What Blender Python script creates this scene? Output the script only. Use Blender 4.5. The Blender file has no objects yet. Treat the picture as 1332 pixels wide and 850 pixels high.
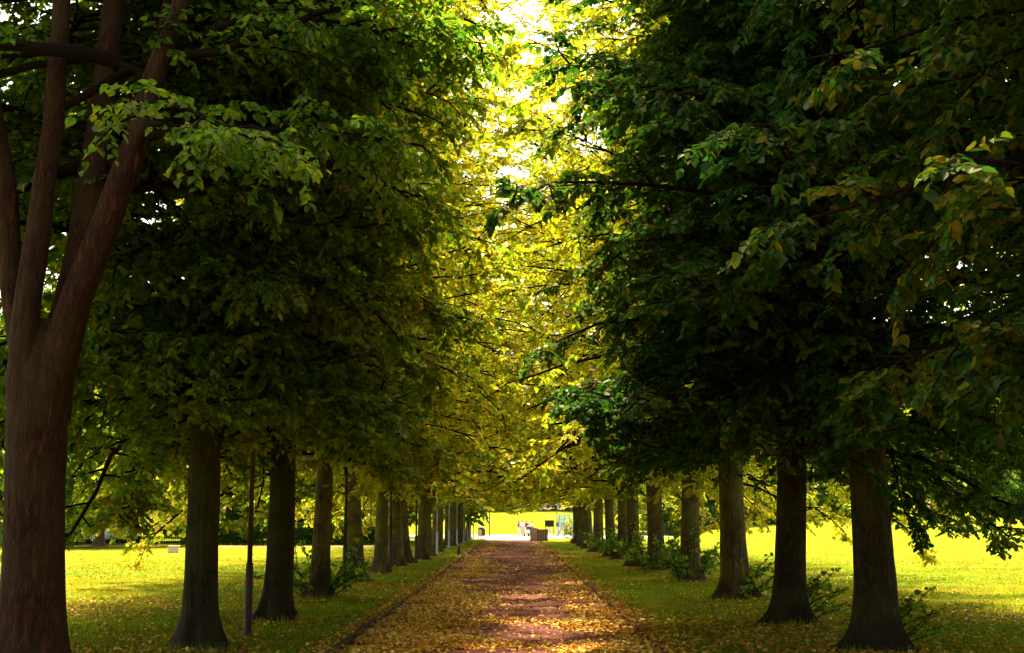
import bpy, math, random
import numpy as np
from mathutils import Vector, noise
R = math.radians
random.seed(7)
sc = bpy.context.scene
col = sc.collection
F = 1700.0            # focal length of the photograph in its own pixels
HOR, VPX, CAMH = 675.0, 669.0, 1.8

def ground_at(px, py):
    "point of flat ground seen at a pixel of the photograph"
    Y = F * CAMH / (py - HOR)
    return ((px - VPX) / F * Y, Y)

# ------------------------------------------------------------------ terrain
def sstep(a, b, x):
    t = np.clip((np.asarray(x, float) - a) / (b - a), 0, 1)
    return t * t * (3 - 2 * t)
def hgt(x, y):
    x = np.asarray(x, float); y = np.asarray(y, float)
    right = 2.5 * sstep(6, 52, x) * sstep(45, 150, y) 
    cen = 3.3 * sstep(148, 235, y) * sstep(-40, -5, x)
    return np.maximum(right, cen) + 0.35 * right * cen / 3.3 * 0 + 0.0 * x
def hz(x, y):
    return float(hgt(x, y))

# ------------------------------------------------------------------ helpers
def tag(o, label=None, cat=None, group=None, kind=None):
    if label: o['label'] = label
    if cat: o['category'] = cat
    if group: o['group'] = group
    if kind: o['kind'] = kind
    return o
def empty(name, loc=(0, 0, 0), rz=0.0, rx=0.0, ry=0.0):
    o = bpy.data.objects.new(name, None); col.objects.link(o)
    o.location = loc; o.rotation_euler = (rx, ry, rz); o.empty_display_size = .3
    return o
def link(name, me, mat=None, parent=None):
    o = bpy.data.objects.new(name, me); col.objects.link(o)
    if mat is not None and len(me.materials) == 0: me.materials.append(mat)
    if parent is not None: o.parent = parent
    return o
def copy_tree(o, parent=None):
    c = o.copy(); col.objects.link(c); c.parent = parent
    for ch in list(o.children): copy_tree(ch, c)
    return c
def np_mesh(name, V, Fq, attrs=None, smooth=True, mat=None):
    "V (n,3); Fq (m,4) or (m,3) array or list of such arrays"
    if not isinstance(Fq, list): Fq = [Fq]
    Fq = [f for f in Fq if len(f)]
    me = bpy.data.meshes.new(name)
    nl = sum(f.size for f in Fq); nf = sum(len(f) for f in Fq)
    me.vertices.add(len(V)); me.loops.add(nl); me.polygons.add(nf)
    me.vertices.foreach_set('co', np.asarray(V, np.float32).ravel())
    me.loops.foreach_set('vertex_index', np.concatenate([f.ravel() for f in Fq]).astype(np.int32))
    tot = np.concatenate([np.full(len(f), f.shape[1]) for f in Fq])
    st = np.concatenate([[0], np.cumsum(tot)[:-1]])
    me.polygons.foreach_set('loop_start', st.astype(np.int32))
    me.polygons.foreach_set('use_smooth', np.full(nf, smooth))
    for k, a in (attrs or {}).items():
        at = me.attributes.new(k, 'FLOAT', 'FACE'); at.data.foreach_set('value', np.asarray(a, np.float32))
    if mat is not None: me.materials.append(mat)
    me.update(calc_edges=True)
    return me
class MB:
    def __init__(s): s.v = []; s.f = []; s.n = 0
    def add(s, V, Fl):
        s.v.append(np.asarray(V, float)); s.f += [tuple(i + s.n for i in f) for f in Fl]; s.n += len(V)
    def box(s, c, d, rz=0.0, taper=1.0):
        x, y, z = [k / 2 for k in d]; V = []
        for sz in (-1, 1):
            t = taper if sz > 0 else 1
            for sx, sy in ((-1, -1), (1, -1), (1, 1), (-1, 1)):
                a, b = sx * x * t, sy * y * t
                V.append((c[0] + a * math.cos(rz) - b * math.sin(rz), c[1] + a * math.sin(rz) + b * math.cos(rz), c[2] + sz * z))
        s.add(V, [(3, 2, 1, 0), (4, 5, 6, 7), (0, 1, 5, 4), (1, 2, 6, 5), (2, 3, 7, 6), (3, 0, 4, 7)])
    def tube(s, pts, rad, n=10, cap=True):
        pts = np.asarray(pts, float)[None]; rad = np.broadcast_to(np.asarray(rad, float), (pts.shape[1],))[None]
        V, Q = tube_batch(pts, rad, n); base = [tuple(q) for q in Q.tolist()]
        if cap:
            k = len(V) - n
            base += [tuple(range(n))[::-1], tuple(range(k, k + n))]
        s.add(V, base)
    def build(s, name, mat, parent=None, smooth=False, bevel=0.0):
        me = bpy.data.meshes.new(name)
        me.from_pydata(np.concatenate(s.v).tolist(), [], s.f); me.update()
        if smooth: me.polygons.foreach_set('use_smooth', [True] * len(me.polygons))
        o = link(name, me, mat, parent)
        if bevel:
            b = o.modifiers.new('bevel', 'BEVEL'); b.width = bevel; b.segments = 2; b.limit_method = 'ANGLE'
        return o
def norm(a):
    return a / np.maximum(np.linalg.norm(a, axis=-1, keepdims=True), 1e-9)
def tube_batch(P, Rr, n):
    "P (M,K,3), Rr (M,K) -> V, quads"
    M, K, _ = P.shape
    T = np.empty_like(P); T[:, 1:-1] = P[:, 2:] - P[:, :-2]; T[:, 0] = P[:, 1] - P[:, 0]; T[:, -1] = P[:, -1] - P[:, -2]
    T = norm(T)
    mean = norm(P[:, -1] - P[:, 0])
    ref = np.where(np.abs(mean[:, 2:3]) > .8, np.array([[1., 0, 0]]), np.array([[0, 0, 1.]]))[:, None, :]
    U = norm(np.cross(T, np.broadcast_to(ref, T.shape))); W = np.cross(T, U)
    a = np.arange(n) * 2 * np.pi / n
    ring = U[:, :, None, :] * np.cos(a)[None, None, :, None] + W[:, :, None, :] * np.sin(a)[None, None, :, None]
    V = P[:, :, None, :] + ring * Rr[:, :, None, None]
    idx = np.arange(M * K * n).reshape(M, K, n)
    A = idx[:, :-1]; B = idx[:, 1:]
    Q = np.stack([A, np.roll(A, -1, 2), np.roll(B, -1, 2), B], -1).reshape(-1, 4)
    return V.reshape(-1, 3), Q
def merge(parts):
    V = []; Q = []; n = 0
    for v, q in parts:
        V.append(v); Q.append(q + n); n += len(v)
    return np.concatenate(V), np.concatenate(Q)

# ------------------------------------------------------------------ materials
def newmat(name):
    m = bpy.data.materials.new(name); m.use_nodes = True; nt = m.node_tree; nt.nodes.clear()
    out = nt.nodes.new('ShaderNodeOutputMaterial'); return m, nt, out
def nd(nt, t, **kw):
    n = nt.nodes.new(t)
    for k, v in kw.items():
        if k in n.inputs: n.inputs[k].default_value = v
        else: setattr(n, k, v)
    return n
def noisen(nt, scale, detail=4, rough=.6, vec=None, dist=0.0):
    n = nd(nt, 'ShaderNodeTexNoise'); n.inputs['Scale'].default_value = scale
    n.inputs['Detail'].default_value = detail; n.inputs['Roughness'].default_value = rough
    n.inputs['Distortion'].default_value = dist
    if vec is not None: nt.links.new(vec, n.inputs['Vector'])
    return n
def ramp(nt, fac, stops, interp='LINEAR'):
    r = nt.nodes.new('ShaderNodeValToRGB'); e = r.color_ramp.elements; r.color_ramp.interpolation = interp
    while len(e) < len(stops): e.new(.5)
    for i, (p, c) in enumerate(stops):
        e[i].position = p; e[i].color = (*c, 1) if len(c) == 3 else c
    nt.links.new(fac, r.inputs['Fac']); return r.outputs['Color']
def mixc(nt, fac, a, b, mode='MIX'):
    m = nt.nodes.new('ShaderNodeMix'); m.data_type = 'RGBA'; m.blend_type = mode
    for i, v in ((0, fac), (6, a), (7, b)):
        if hasattr(v, 'is_linked') or isinstance(v, bpy.types.NodeSocket): nt.links.new(v, m.inputs[i])
        else: m.inputs[i].default_value = v if i == 0 else ((*v, 1) if len(v) == 3 else v)
    return m.outputs[2]
def simple(name, c, rough=.6, metal=0.0, var=.15, scale=6, bump=0.0, spec=.2):
    m, nt, out = newmat(name)
    tc = nd(nt, 'ShaderNodeTexCoord')
    n = noisen(nt, scale, 5, .6, tc.outputs['Object'])
    lo = tuple(k * (1 - var) for k in c); hi = tuple(min(1, k * (1 + var)) for k in c)
    cc = ramp(nt, n.outputs['Fac'], [(.3, lo), (.7, hi)])
    p = nd(nt, 'ShaderNodeBsdfPrincipled'); p.inputs['Roughness'].default_value = rough; p.inputs['Metallic'].default_value = metal; p.inputs['Specular IOR Level'].default_value = spec
    nt.links.new(cc, p.inputs['Base Color'])
    if bump:
        b = nd(nt, 'ShaderNodeBump'); b.inputs['Strength'].default_value = bump; b.inputs['Distance'].default_value = .02
        nt.links.new(n.outputs['Fac'], b.inputs['Height']); nt.links.new(b.outputs[0], p.inputs['Normal'])
    nt.links.new(p.outputs[0], out.inputs[0]); return m

def leaf_mat(name, stops, tstops, trans=.5, gloss=.03):
    m, nt, out = newmat(name)
    at = nd(nt, 'ShaderNodeAttribute'); at.attribute_name = 'rnd'
    oi = nd(nt, 'ShaderNodeObjectInfo')
    tc = nd(nt, 'ShaderNodeTexCoord')
    ns = noisen(nt, .55, 2, .5, tc.outputs['Object'])
    # leaf value = rnd*.6 + clump noise*.5 + tree*.2 - .2
    def mth(op, a, b):
        q = nd(nt, 'ShaderNodeMath'); q.operation = op
        for i, v in enumerate((a, b)):
            if isinstance(v, float): q.inputs[i].default_value = v
            else: nt.links.new(v, q.inputs[i])
        return q.outputs[0]
    v = mth('ADD', mth('MULTIPLY', at.outputs['Fac'], .55), mth('MULTIPLY', ns.outputs['Fac'], .6))
    v = mth('ADD', v, mth('MULTIPLY', oi.outputs['Random'], .2))
    v = mth('SUBTRACT', v, .2)
    c = ramp(nt, v, stops); t = ramp(nt, v, tstops)
    d = nd(nt, 'ShaderNodeBsdfDiffuse'); tr = nd(nt, 'ShaderNodeBsdfTranslucent'); g = nd(nt, 'ShaderNodeBsdfGlossy')
    g.inputs['Roughness'].default_value = .42; g.inputs['Color'].default_value = (.8, .8, .6, 1)
    nt.links.new(c, d.inputs[0]); nt.links.new(t, tr.inputs[0])
    mx = nd(nt, 'ShaderNodeMixShader'); mx.inputs[0].default_value = trans
    nt.links.new(d.outputs[0], mx.inputs[1]); nt.links.new(tr.outputs[0], mx.inputs[2])
    m2 = nd(nt, 'ShaderNodeMixShader'); m2.inputs[0].default_value = gloss
    nt.links.new(mx.outputs[0], m2.inputs[1]); nt.links.new(g.outputs[0], m2.inputs[2])
    nt.links.new(m2.outputs[0], out.inputs[0]); return m

LEAF = leaf_mat('lime_leaves',
    [(.1, (.026, .066, .006)), (.42, (.068, .12, .007)), (.68, (.16, .19, .008)), (.9, (.34, .27, .012))],
    [(.1, (.07, .23, .010)), (.42, (.23, .39, .010)), (.68, (.50, .52, .012)), (.9, (.75, .50, .02))])
LEAF_TURN_LIT = leaf_mat('lit_turning_lime_leaves',  # autumn yellow leaf, brightened to hold the avenue's glow in its colour
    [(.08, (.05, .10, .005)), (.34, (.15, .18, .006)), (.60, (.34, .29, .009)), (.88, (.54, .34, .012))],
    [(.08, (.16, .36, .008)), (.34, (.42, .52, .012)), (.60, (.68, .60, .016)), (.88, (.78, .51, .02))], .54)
LEAF_GREEN_SHADE = leaf_mat('shaded_green_lime_leaves',  # greener leaf, darkened so near crowns carry shade in their colour
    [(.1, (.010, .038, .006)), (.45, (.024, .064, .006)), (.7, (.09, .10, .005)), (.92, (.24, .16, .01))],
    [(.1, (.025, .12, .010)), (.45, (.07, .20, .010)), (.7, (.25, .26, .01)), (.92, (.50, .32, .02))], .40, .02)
LEAF_DARK = leaf_mat('dark_shrub_leaves',  # dark green leaf of the hedges and shrubs
    [(.1, (.02, .055, .008)), (.5, (.04, .10, .012)), (.9, (.10, .13, .02))],
    [(.1, (.05, .16, .01)), (.5, (.10, .28, .015)), (.9, (.25, .32, .02))])
LEAF_FAR = leaf_mat('park_tree_leaves',
    [(.1, (.04, .09, .006)), (.5, (.08, .15, .010)), (.8, (.18, .20, .014)), (.98, (.34, .22, .02))],
    [(.1, (.08, .24, .008)), (.5, (.18, .36, .014)), (.8, (.38, .42, .02)), (.98, (.60, .38, .04))])

def bark_mat(name, c0, c1, moss, red=(.09, .035, .018)):
    m, nt, out = newmat(name)
    tc = nd(nt, 'ShaderNodeTexCoord'); mp = nd(nt, 'ShaderNodeMapping'); mp.inputs['Scale'].default_value = (1, 1, .2)
    nt.links.new(tc.outputs['Object'], mp.inputs['Vector'])
    n1 = noisen(nt, 15, 5, .62, mp.outputs[0], .9)
    n2 = noisen(nt, 1.6, 4, .6, tc.outputs['Object'])
    n3 = noisen(nt, 45, 3, .6, mp.outputs[0])
    ab = nd(nt, 'ShaderNodeMath'); ab.operation = 'SUBTRACT'; nt.links.new(n1.outputs['Fac'], ab.inputs[0]); ab.inputs[1].default_value = .5
    a2 = nd(nt, 'ShaderNodeMath'); a2.operation = 'ABSOLUTE'; nt.links.new(ab.outputs[0], a2.inputs[0])
    a3 = nd(nt, 'ShaderNodeMath'); a3.operation = 'MULTIPLY'; a3.use_clamp = True; nt.links.new(a2.outputs[0], a3.inputs[0]); a3.inputs[1].default_value = 5
    c = ramp(nt, a3.outputs[0], [(.0, tuple(k * .22 for k in c0)), (.22, tuple(k * .75 for k in c0)), (.55, c0), (1, c1)])
    mf = ramp(nt, n2.outputs['Fac'], [(.42, (0, 0, 0)), (.62, (.75, .75, .75))])
    c = mixc(nt, mf, c, moss)
    # damp reddish stain round the foot of the trunk
    sx = nd(nt, 'ShaderNodeSeparateXYZ'); nt.links.new(tc.outputs['Object'], sx.inputs[0])
    ad = nd(nt, 'ShaderNodeMath'); ad.operation = 'MULTIPLY_ADD'; nt.links.new(n2.outputs['Fac'], ad.inputs[0])
    ad.inputs[1].default_value = .9; nt.links.new(sx.outputs['Z'], ad.inputs[2])
    df = ramp(nt, ad.outputs[0], [(.62, (.85, .85, .85)), (.98, (0, 0, 0))])
    c = mixc(nt, df, c, red)
    p = nd(nt, 'ShaderNodeBsdfPrincipled'); p.inputs['Roughness'].default_value = .9
    p.inputs['Specular IOR Level'].default_value = .2
    nt.links.new(c, p.inputs['Base Color'])
    b = nd(nt, 'ShaderNodeBump'); b.inputs['Strength'].default_value = .9; b.inputs['Distance'].default_value = .03
    nt.links.new(a3.outputs[0], b.inputs['Height'])
    b2 = nd(nt, 'ShaderNodeBump'); b2.inputs['Strength'].default_value = .5; b2.inputs['Distance'].default_value = .008
    nt.links.new(n3.outputs['Fac'], b2.inputs['Height']); nt.links.new(b.outputs[0], b2.inputs['Normal'])
    nt.links.new(b2.outputs[0], p.inputs['Normal']); nt.links.new(p.outputs[0], out.inputs[0]); return m
BARK = bark_mat('lime_bark', (.05, .031, .010), (.12, .074, .022), (.062, .058, .008), (.03, .014, .008))
BARK_MID_LIT = bark_mat('lit_olive_lime_bark', (.12, .082, .024), (.26, .175, .05), (.17, .15, .02), (.045, .022, .012))  # lighter bark for trunks further in, the light on them painted in
BARK_RED = bark_mat('red_brown_bark', (.065, .019, .007), (.15, .044, .015), (.06, .034, .012), (.05, .02, .01))
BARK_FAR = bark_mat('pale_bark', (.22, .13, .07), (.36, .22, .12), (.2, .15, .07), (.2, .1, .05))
TWIG = simple('twig_bark', (.016, .010, .006), .95, 0, .3, 20, 0, .03)

def ground_mat():
    m, nt, out = newmat('mown_grass')
    tc = nd(nt, 'ShaderNodeTexCoord'); P = tc.outputs['Object']
    n1 = noisen(nt, .22, 5, .6, P); n2 = noisen(nt, 3.5, 6, .7, P); n3 = noisen(nt, 70, 4, .75, P)
    mp = nd(nt, 'ShaderNodeMapping'); mp.inputs['Scale'].default_value = (.35, 1, 1); nt.links.new(P, mp.inputs['Vector'])
    n4 = noisen(nt, .35, 3, .6, mp.outputs[0])
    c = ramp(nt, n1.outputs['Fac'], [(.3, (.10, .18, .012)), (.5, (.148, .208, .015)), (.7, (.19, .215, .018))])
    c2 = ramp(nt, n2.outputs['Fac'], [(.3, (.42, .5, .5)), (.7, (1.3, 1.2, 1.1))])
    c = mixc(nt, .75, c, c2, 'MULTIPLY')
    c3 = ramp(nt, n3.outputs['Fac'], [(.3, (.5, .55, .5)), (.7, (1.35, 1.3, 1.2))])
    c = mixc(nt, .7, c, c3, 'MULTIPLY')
    # worn, leaf strewn ochre patches
    lf = ramp(nt, n4.outputs['Fac'], [(.44, (0, 0, 0)), (.66, (.8, .8, .8))])
    sp = noisen(nt, 11, 5, .8, P)
    lf2 = ramp(nt, sp.outputs['Fac'], [(.42, (0, 0, 0)), (.56, (1, 1, 1))])
    lf = mixc(nt, 1.0, lf, lf2, 'MULTIPLY')
    c = mixc(nt, lf, c, (.34, .15, .014))
    p = nd(nt, 'ShaderNodeBsdfPrincipled'); p.inputs['Roughness'].default_value = 1; p.inputs['Specular IOR Level'].default_value = 0
    nt.links.new(c, p.inputs['Base Color'])
    b = nd(nt, 'ShaderNodeBump'); b.inputs['Strength'].default_value = .8; b.inputs['Distance'].default_value = .04
    nt.links.new(n3.outputs['Fac'], b.inputs['Height']); nt.links.new(b.outputs[0], p.inputs['Normal'])
    nt.links.new(p.outputs[0], out.inputs[0]); return m
def path_mat():
    m, nt, out = newmat('red_tarmac')
    tc = nd(nt, 'ShaderNodeTexCoord'); P = tc.outputs['Object']
    n1 = noisen(nt, .5, 5, .6, P); n2 = noisen(nt, 120, 3, .7, P); n3 = noisen(nt, 6, 6, .8, P)
    c = ramp(nt, n1.outputs['Fac'], [(.3, (.10, .026, .018)), (.7, (.165, .052, .038))])
    c = mixc(nt, .6, c, ramp(nt, n2.outputs['Fac'], [(.3, (.6, .6, .6)), (.7, (1.3, 1.3, 1.3))]), 'MULTIPLY')
    # scraps of leaf litter trodden into the surface, thicker towards the edges
    c = mixc(nt, ramp(nt, n3.outputs['Fac'], [(.58, (0, 0, 0)), (.66, (.7, .7, .7))]), c, (.33, .15, .03))
    p = nd(nt, 'ShaderNodeBsdfPrincipled'); p.inputs['Roughness'].default_value = .9; p.inputs['Specular IOR Level'].default_value = .12
    nt.links.new(c, p.inputs['Base Color'])
    b = nd(nt, 'ShaderNodeBump'); b.inputs['Strength'].default_value = .5; b.inputs['Distance'].default_value = .01
    nt.links.new(n2.outputs['Fac'], b.inputs['Height']); nt.links.new(b.outputs[0], p.inputs['Normal'])
    nt.links.new(p.outputs[0], out.inputs[0]); return m
def litter_mat():
    m, nt, out = newmat('dry_leaves')
    at = nd(nt, 'ShaderNodeAttribute'); at.attribute_name = 'rnd'
    c = ramp(nt, at.outputs['Fac'], [(0, (.16, .045, .012)), (.22, (.38, .13, .012)), (.5, (.60, .27, .016)), (.8, (.74, .45, .04)), (1, (.78, .60, .16))])
    p = nd(nt, 'ShaderNodeBsdfPrincipled'); p.inputs['Roughness'].default_value = .7; p.inputs['Specular IOR Level'].default_value = .25
    nt.links.new(c, p.inputs['Base Color']); nt.links.new(p.outputs[0], out.inputs[0]); return m
def blade_mat():
    m, nt, out = newmat('grass_blades')
    at = nd(nt, 'ShaderNodeAttribute'); at.attribute_name = 'rnd'
    c = ramp(nt, at.outputs['Fac'], [(0, (.10, .19, .006)), (.5, (.24, .31, .010)), (1, (.42, .37, .014))])
    d = nd(nt, 'ShaderNodeBsdfDiffuse'); t = nd(nt, 'ShaderNodeBsdfTranslucent'); x = nd(nt, 'ShaderNodeMixShader')
    x.inputs[0].default_value = .35
    nt.links.new(c, d.inputs[0]); nt.links.new(c, t.inputs[0]); nt.links.new(d.outputs[0], x.inputs[1]); nt.links.new(t.outputs[0], x.inputs[2])
    nt.links.new(x.outputs[0], out.inputs[0]); return m
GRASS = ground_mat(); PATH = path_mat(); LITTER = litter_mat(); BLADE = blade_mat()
PAVE = simple('pale_paving', (.36, .31, .28), .8, 0, .12, 1.5, .2)
DUST = simple('red_gravel', (.42, .22, .13), .9, 0, .2, 2)
KERBM = simple('dark_edging_stone', (.05, .026, .016), .85, 0, .4, 9, .4)
IRON = simple('black_iron', (.025, .022, .022), .6, 0, .3, 12)
POSTM = simple('painted_lamp_steel', (.055, .03, .022), .6, 0, .35, 7, .2)
POST_LIT = simple('lit_lamp_steel', (.42, .38, .40), .5, 0, .2, 7)  # lighter copy of the lamp paint, sunlight put into its colour
GLASSY = simple('frosted_lantern', (.6, .6, .55), .3, 0, .05)
WHITE = simple('white_paint', (.8, .8, .8), .5, 0, .05)
WOOD = simple('brown_timber', (.13, .058, .052), .75, 0, .3, 8, .3)
GREYW = simple('grey_slats', (.40, .36, .38), .7, 0, .2, 8, .3)
SKIN = simple('skin', (.5, .3, .22), .6, 0, .05)
HAIR = simple('dark_hair', (.04, .02, .015), .6, 0, .2)
def cloth(c): return simple('cloth_%02d%02d%02d' % tuple(int(k * 99) for k in c), c, .9, 0, .1)

# ------------------------------------------------------------------ ground
def grid_axis(segs):
    out = []
    for a, b, n in segs: out += list(np.linspace(a, b, n, endpoint=False))
    return np.array(out + [segs[-1][1]])
gx = grid_axis([(-900, -120, 14), (-120, -12, 36), (-12, -2.36, 24)])
gx = np.concatenate([gx, grid_axis([(-2.36, 1.96, 6), (1.96, 12, 25), (12, 120, 50), (120, 900, 14)])[0:]])
gx = np.unique(gx)
gy = grid_axis([(-300, -20, 10), (-20, 60, 90), (60, 260, 100), (260, 1500, 25)])
X, Y = np.meshgrid(gx, gy)
Z = hgt(X, Y)
on_path = (X > -2.37) & (X < 1.97) & (Y < 160)
rough = np.array([[noise.noise(Vector((x * .5, y * .5, 0))) * .04 for x in gx] for y in gy])
Z = Z + np.where(on_path, -.02, .045 + rough * (np.abs(X) < 60))
Z = np.where((Y > 118) & (Y < 150) & (X > -13) & (X < 20), np.minimum(Z, -.02), Z)
# paved area stays low
V = np.stack([X, Y, Z], -1).reshape(-1, 3)
idx = np.arange(len(V)).reshape(X.shape)
Q = np.stack([idx[:-1, :-1], idx[:-1, 1:], idx[1:, 1:], idx[1:, :-1]], -1).reshape(-1, 4)
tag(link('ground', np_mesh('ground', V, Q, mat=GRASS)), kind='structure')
def gz(x, y):
    return hz(x, y) + .045

def strip(name, x0, x1, y0, y1, z, mat, nx=4, ny=60, wob=0.0):
    ys = np.linspace(y0, y1, ny); xs = np.linspace(0, 1, nx)
    V = []
    for y in ys:
        a = x0 + wob * noise.noise(Vector((3, y * .9, 0))); b = x1 + wob * noise.noise(Vector((9, y * .9, 0)))
        for t in xs: V.append((a + (b - a) * t, y, z))
    I = np.arange(len(V)).reshape(ny, nx)
    Q = np.stack([I[:-1, :-1], I[:-1, 1:], I[1:, 1:], I[1:, :-1]], -1).reshape(-1, 4)
    return tag(link(name, np_mesh(name, np.array(V), Q, mat=mat)), kind='structure')
strip('path', -2.42, 2.02, -30, 112, .004, PATH, 4, 300, .10)
strip('paved_forecourt', -12.5, 19.5, 112, 149, .008, PAVE, 4, 20)
strip('gravel_walk', -75, -9, 83.5, 86.2, .055, DUST, 30, 6)
# edging stones along the left side of the path (near stretch proud of the grass) and low edging beyond
kb = MB()
y = -10.0
while y < 110:
    L = .9
    h = .115 if y < 23 else .055
    zz = random.uniform(-.008, .008)
    kb.box((-2.40 + random.uniform(-.012, .012), y + L / 2, h / 2 - .01 + zz), (.07, L - .012, h + .02), random.uniform(-.008, .008))
    if not y < 0: kb.box((2.0 + random.uniform(-.01, .01), y + L / 2, .02), (.05, L - .012, .05), random.uniform(-.008, .008))
    y += L
k = kb.build('kerb', KERBM, bevel=.008); tag(k, kind='structure')

# ------------------------------------------------------------------ leaf litter and grass blades (stuff)
rng = np.random.default_rng(11)
def nz(x, y, s, o=0.0):
    return np.array([noise.noise(Vector((a * s + o, b * s, o))) for a, b in zip(x, y)])
TPL = np.array([(0, 0, 0), (.04, .27, .03), (.34, .45, .07), (.72, .27, .06), (1.05, 0, -.06), (.72, -.27, .06), (.34, -.45, .07), (.04, -.27, .03)])
def leaves_mesh(name, P, D, N, S, rnd, mat, wscale=1.0):
    "M leaves: two quads each, folded on the midrib"
    D = norm(D); Nn = norm(N - D * np.sum(N * D, -1, keepdims=True)); W = np.cross(D, Nn)
    t = TPL; curl = np.random.default_rng(len(P)).uniform(-.4, 3.2, len(P))
    V = P[:, None] + S[:, None, None] * (D[:, None] * t[None, :, 0:1] + W[:, None] * t[None, :, 1:2] * wscale + Nn[:, None] * t[None, :, 2:3] * curl[:, None, None])
    b = (np.arange(len(P)) * 8)[:, None]
    Q = np.stack([b + np.array([[0, 4, 3, 2, 1]]), b + np.array([[0, 7, 6, 5, 4]])], 1).reshape(-1, 5)
    return np_mesh(name, V.reshape(-1, 3), Q, {'rnd': np.repeat(rnd, 2)}, smooth=False, mat=mat)

def scatter(n, x0, x1, y0, y1, dens, power=1.0):
    u = rng.random(n)
    y = 1 / ((1 - u) / y0 ** power + u / y1 ** power) ** (1 / power) if power else y0 + u * (y1 - y0)
    x = rng.uniform(x0, x1, n)
    k = rng.random(n) < dens(x, y)
    return x[k], y[k]
def d_path(x, y):
    c = .08 + 1.1 * nz(x, y, .45, 3) + .7 * nz(x, y, 1.9, 8)
    edge = .75 * np.exp(-((x + 1.65) / .75) ** 2) + .6 * np.exp(-((x - 1.45) / .55) ** 2) - .32 * np.exp(-((x - .25) / .55) ** 2) + .15 * np.exp(-((x + .6) / .4) ** 2)
    far = -.5 * sstep(28, 62, y) + .25 * sstep(24, 16, y) * 0
    return np.clip(c + edge + far, .04, 1)
x1, y1 = scatter(125000, -2.5, 2.1, 12, 112, d_path, .8)
def d_edge(x, y):
    return np.clip(np.exp(-((x - 2.05) / .28) ** 2) + np.exp(-((x + 2.5) / .22) ** 2), 0, 1)
x2, y2 = scatter(45000, -3.2, 3.0, 12, 112, d_edge, .7)
def d_grass(x, y):
    c = -.24 + 1.1 * nz(x, y, .16, 5) + .7 * nz(x, y, 1.1, 2)
    c = c + .45 * np.exp(-((np.abs(x) - 4.5) / 3.0) ** 2)
    c = c + .8 * np.exp(-((x - 8.5) / 4.5) ** 2 - ((y - 25) / 8) ** 2) + .7 * np.exp(-((x + 9) / 4) ** 2 - ((y - 25) / 7) ** 2)
    return np.clip(c * .9, .05, 1)
x3, y3 = scatter(210000, -24, 26, 12, 100, d_grass, .9)
m3 = (x3 < -2.45) | (x3 > 2.05); x3, y3 = x3[m3], y3[m3]
TR = [(4.88, 18), (4.6, 22.4), (4.85, 29.4), (5.03, 38), (4.8, 45), (-4.27, 18.2), (-4.1, 23), (-4.27, 29.2), (-4.4, 36.9), (-4.3, 42.5), (-5.3, 14.6)]
ta = rng.uniform(0, 6.28, (len(TR), 420)); tr_ = .42 + rng.exponential(.42, ta.shape)
x4 = (np.array(TR)[:, :1] + tr_ * np.cos(ta)).ravel(); y4 = (np.array(TR)[:, 1:] + tr_ * np.sin(ta)).ravel()
lx = np.concatenate([x1, x2, x3, x4]); ly = np.concatenate([y1, y2, y3, y4])
n = len(lx)
onp = (lx > -2.37) & (lx < 1.97)
lz = np.where(onp, .014, hgt(lx, ly) + .075) + rng.uniform(0, .014, n)
# leaves bank up where they lie thick, so lift a few
lz += np.where(onp, rng.random(n) * .02, 0)
aa = rng.uniform(0, 2 * np.pi, n); til = rng.normal(0, .28, n)
D = np.stack([np.cos(aa) * np.cos(til), np.sin(aa) * np.cos(til), np.sin(til)], -1)
N = np.stack([rng.normal(0, .35, n), rng.normal(0, .35, n), np.ones(n)], -1)
rv = np.clip(np.where(onp, rng.beta(2.4, 1.3, n) + .25 * nz(lx, ly, .5, 1), rng.beta(1.6, 2.2, n)), 0, 1)
S = rng.uniform(.034, .072, n) * np.where(ly > 45, 1.25, 1)
me = leaves_mesh('fallen_leaves', np.stack([lx, ly, lz], -1), D, N, S, rv, LITTER, 1.0)
tag(link('fallen_leaves', me), 'yellow and orange fallen leaves scattered over the path and grass', 'fallen leaves', kind='stuff')

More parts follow.
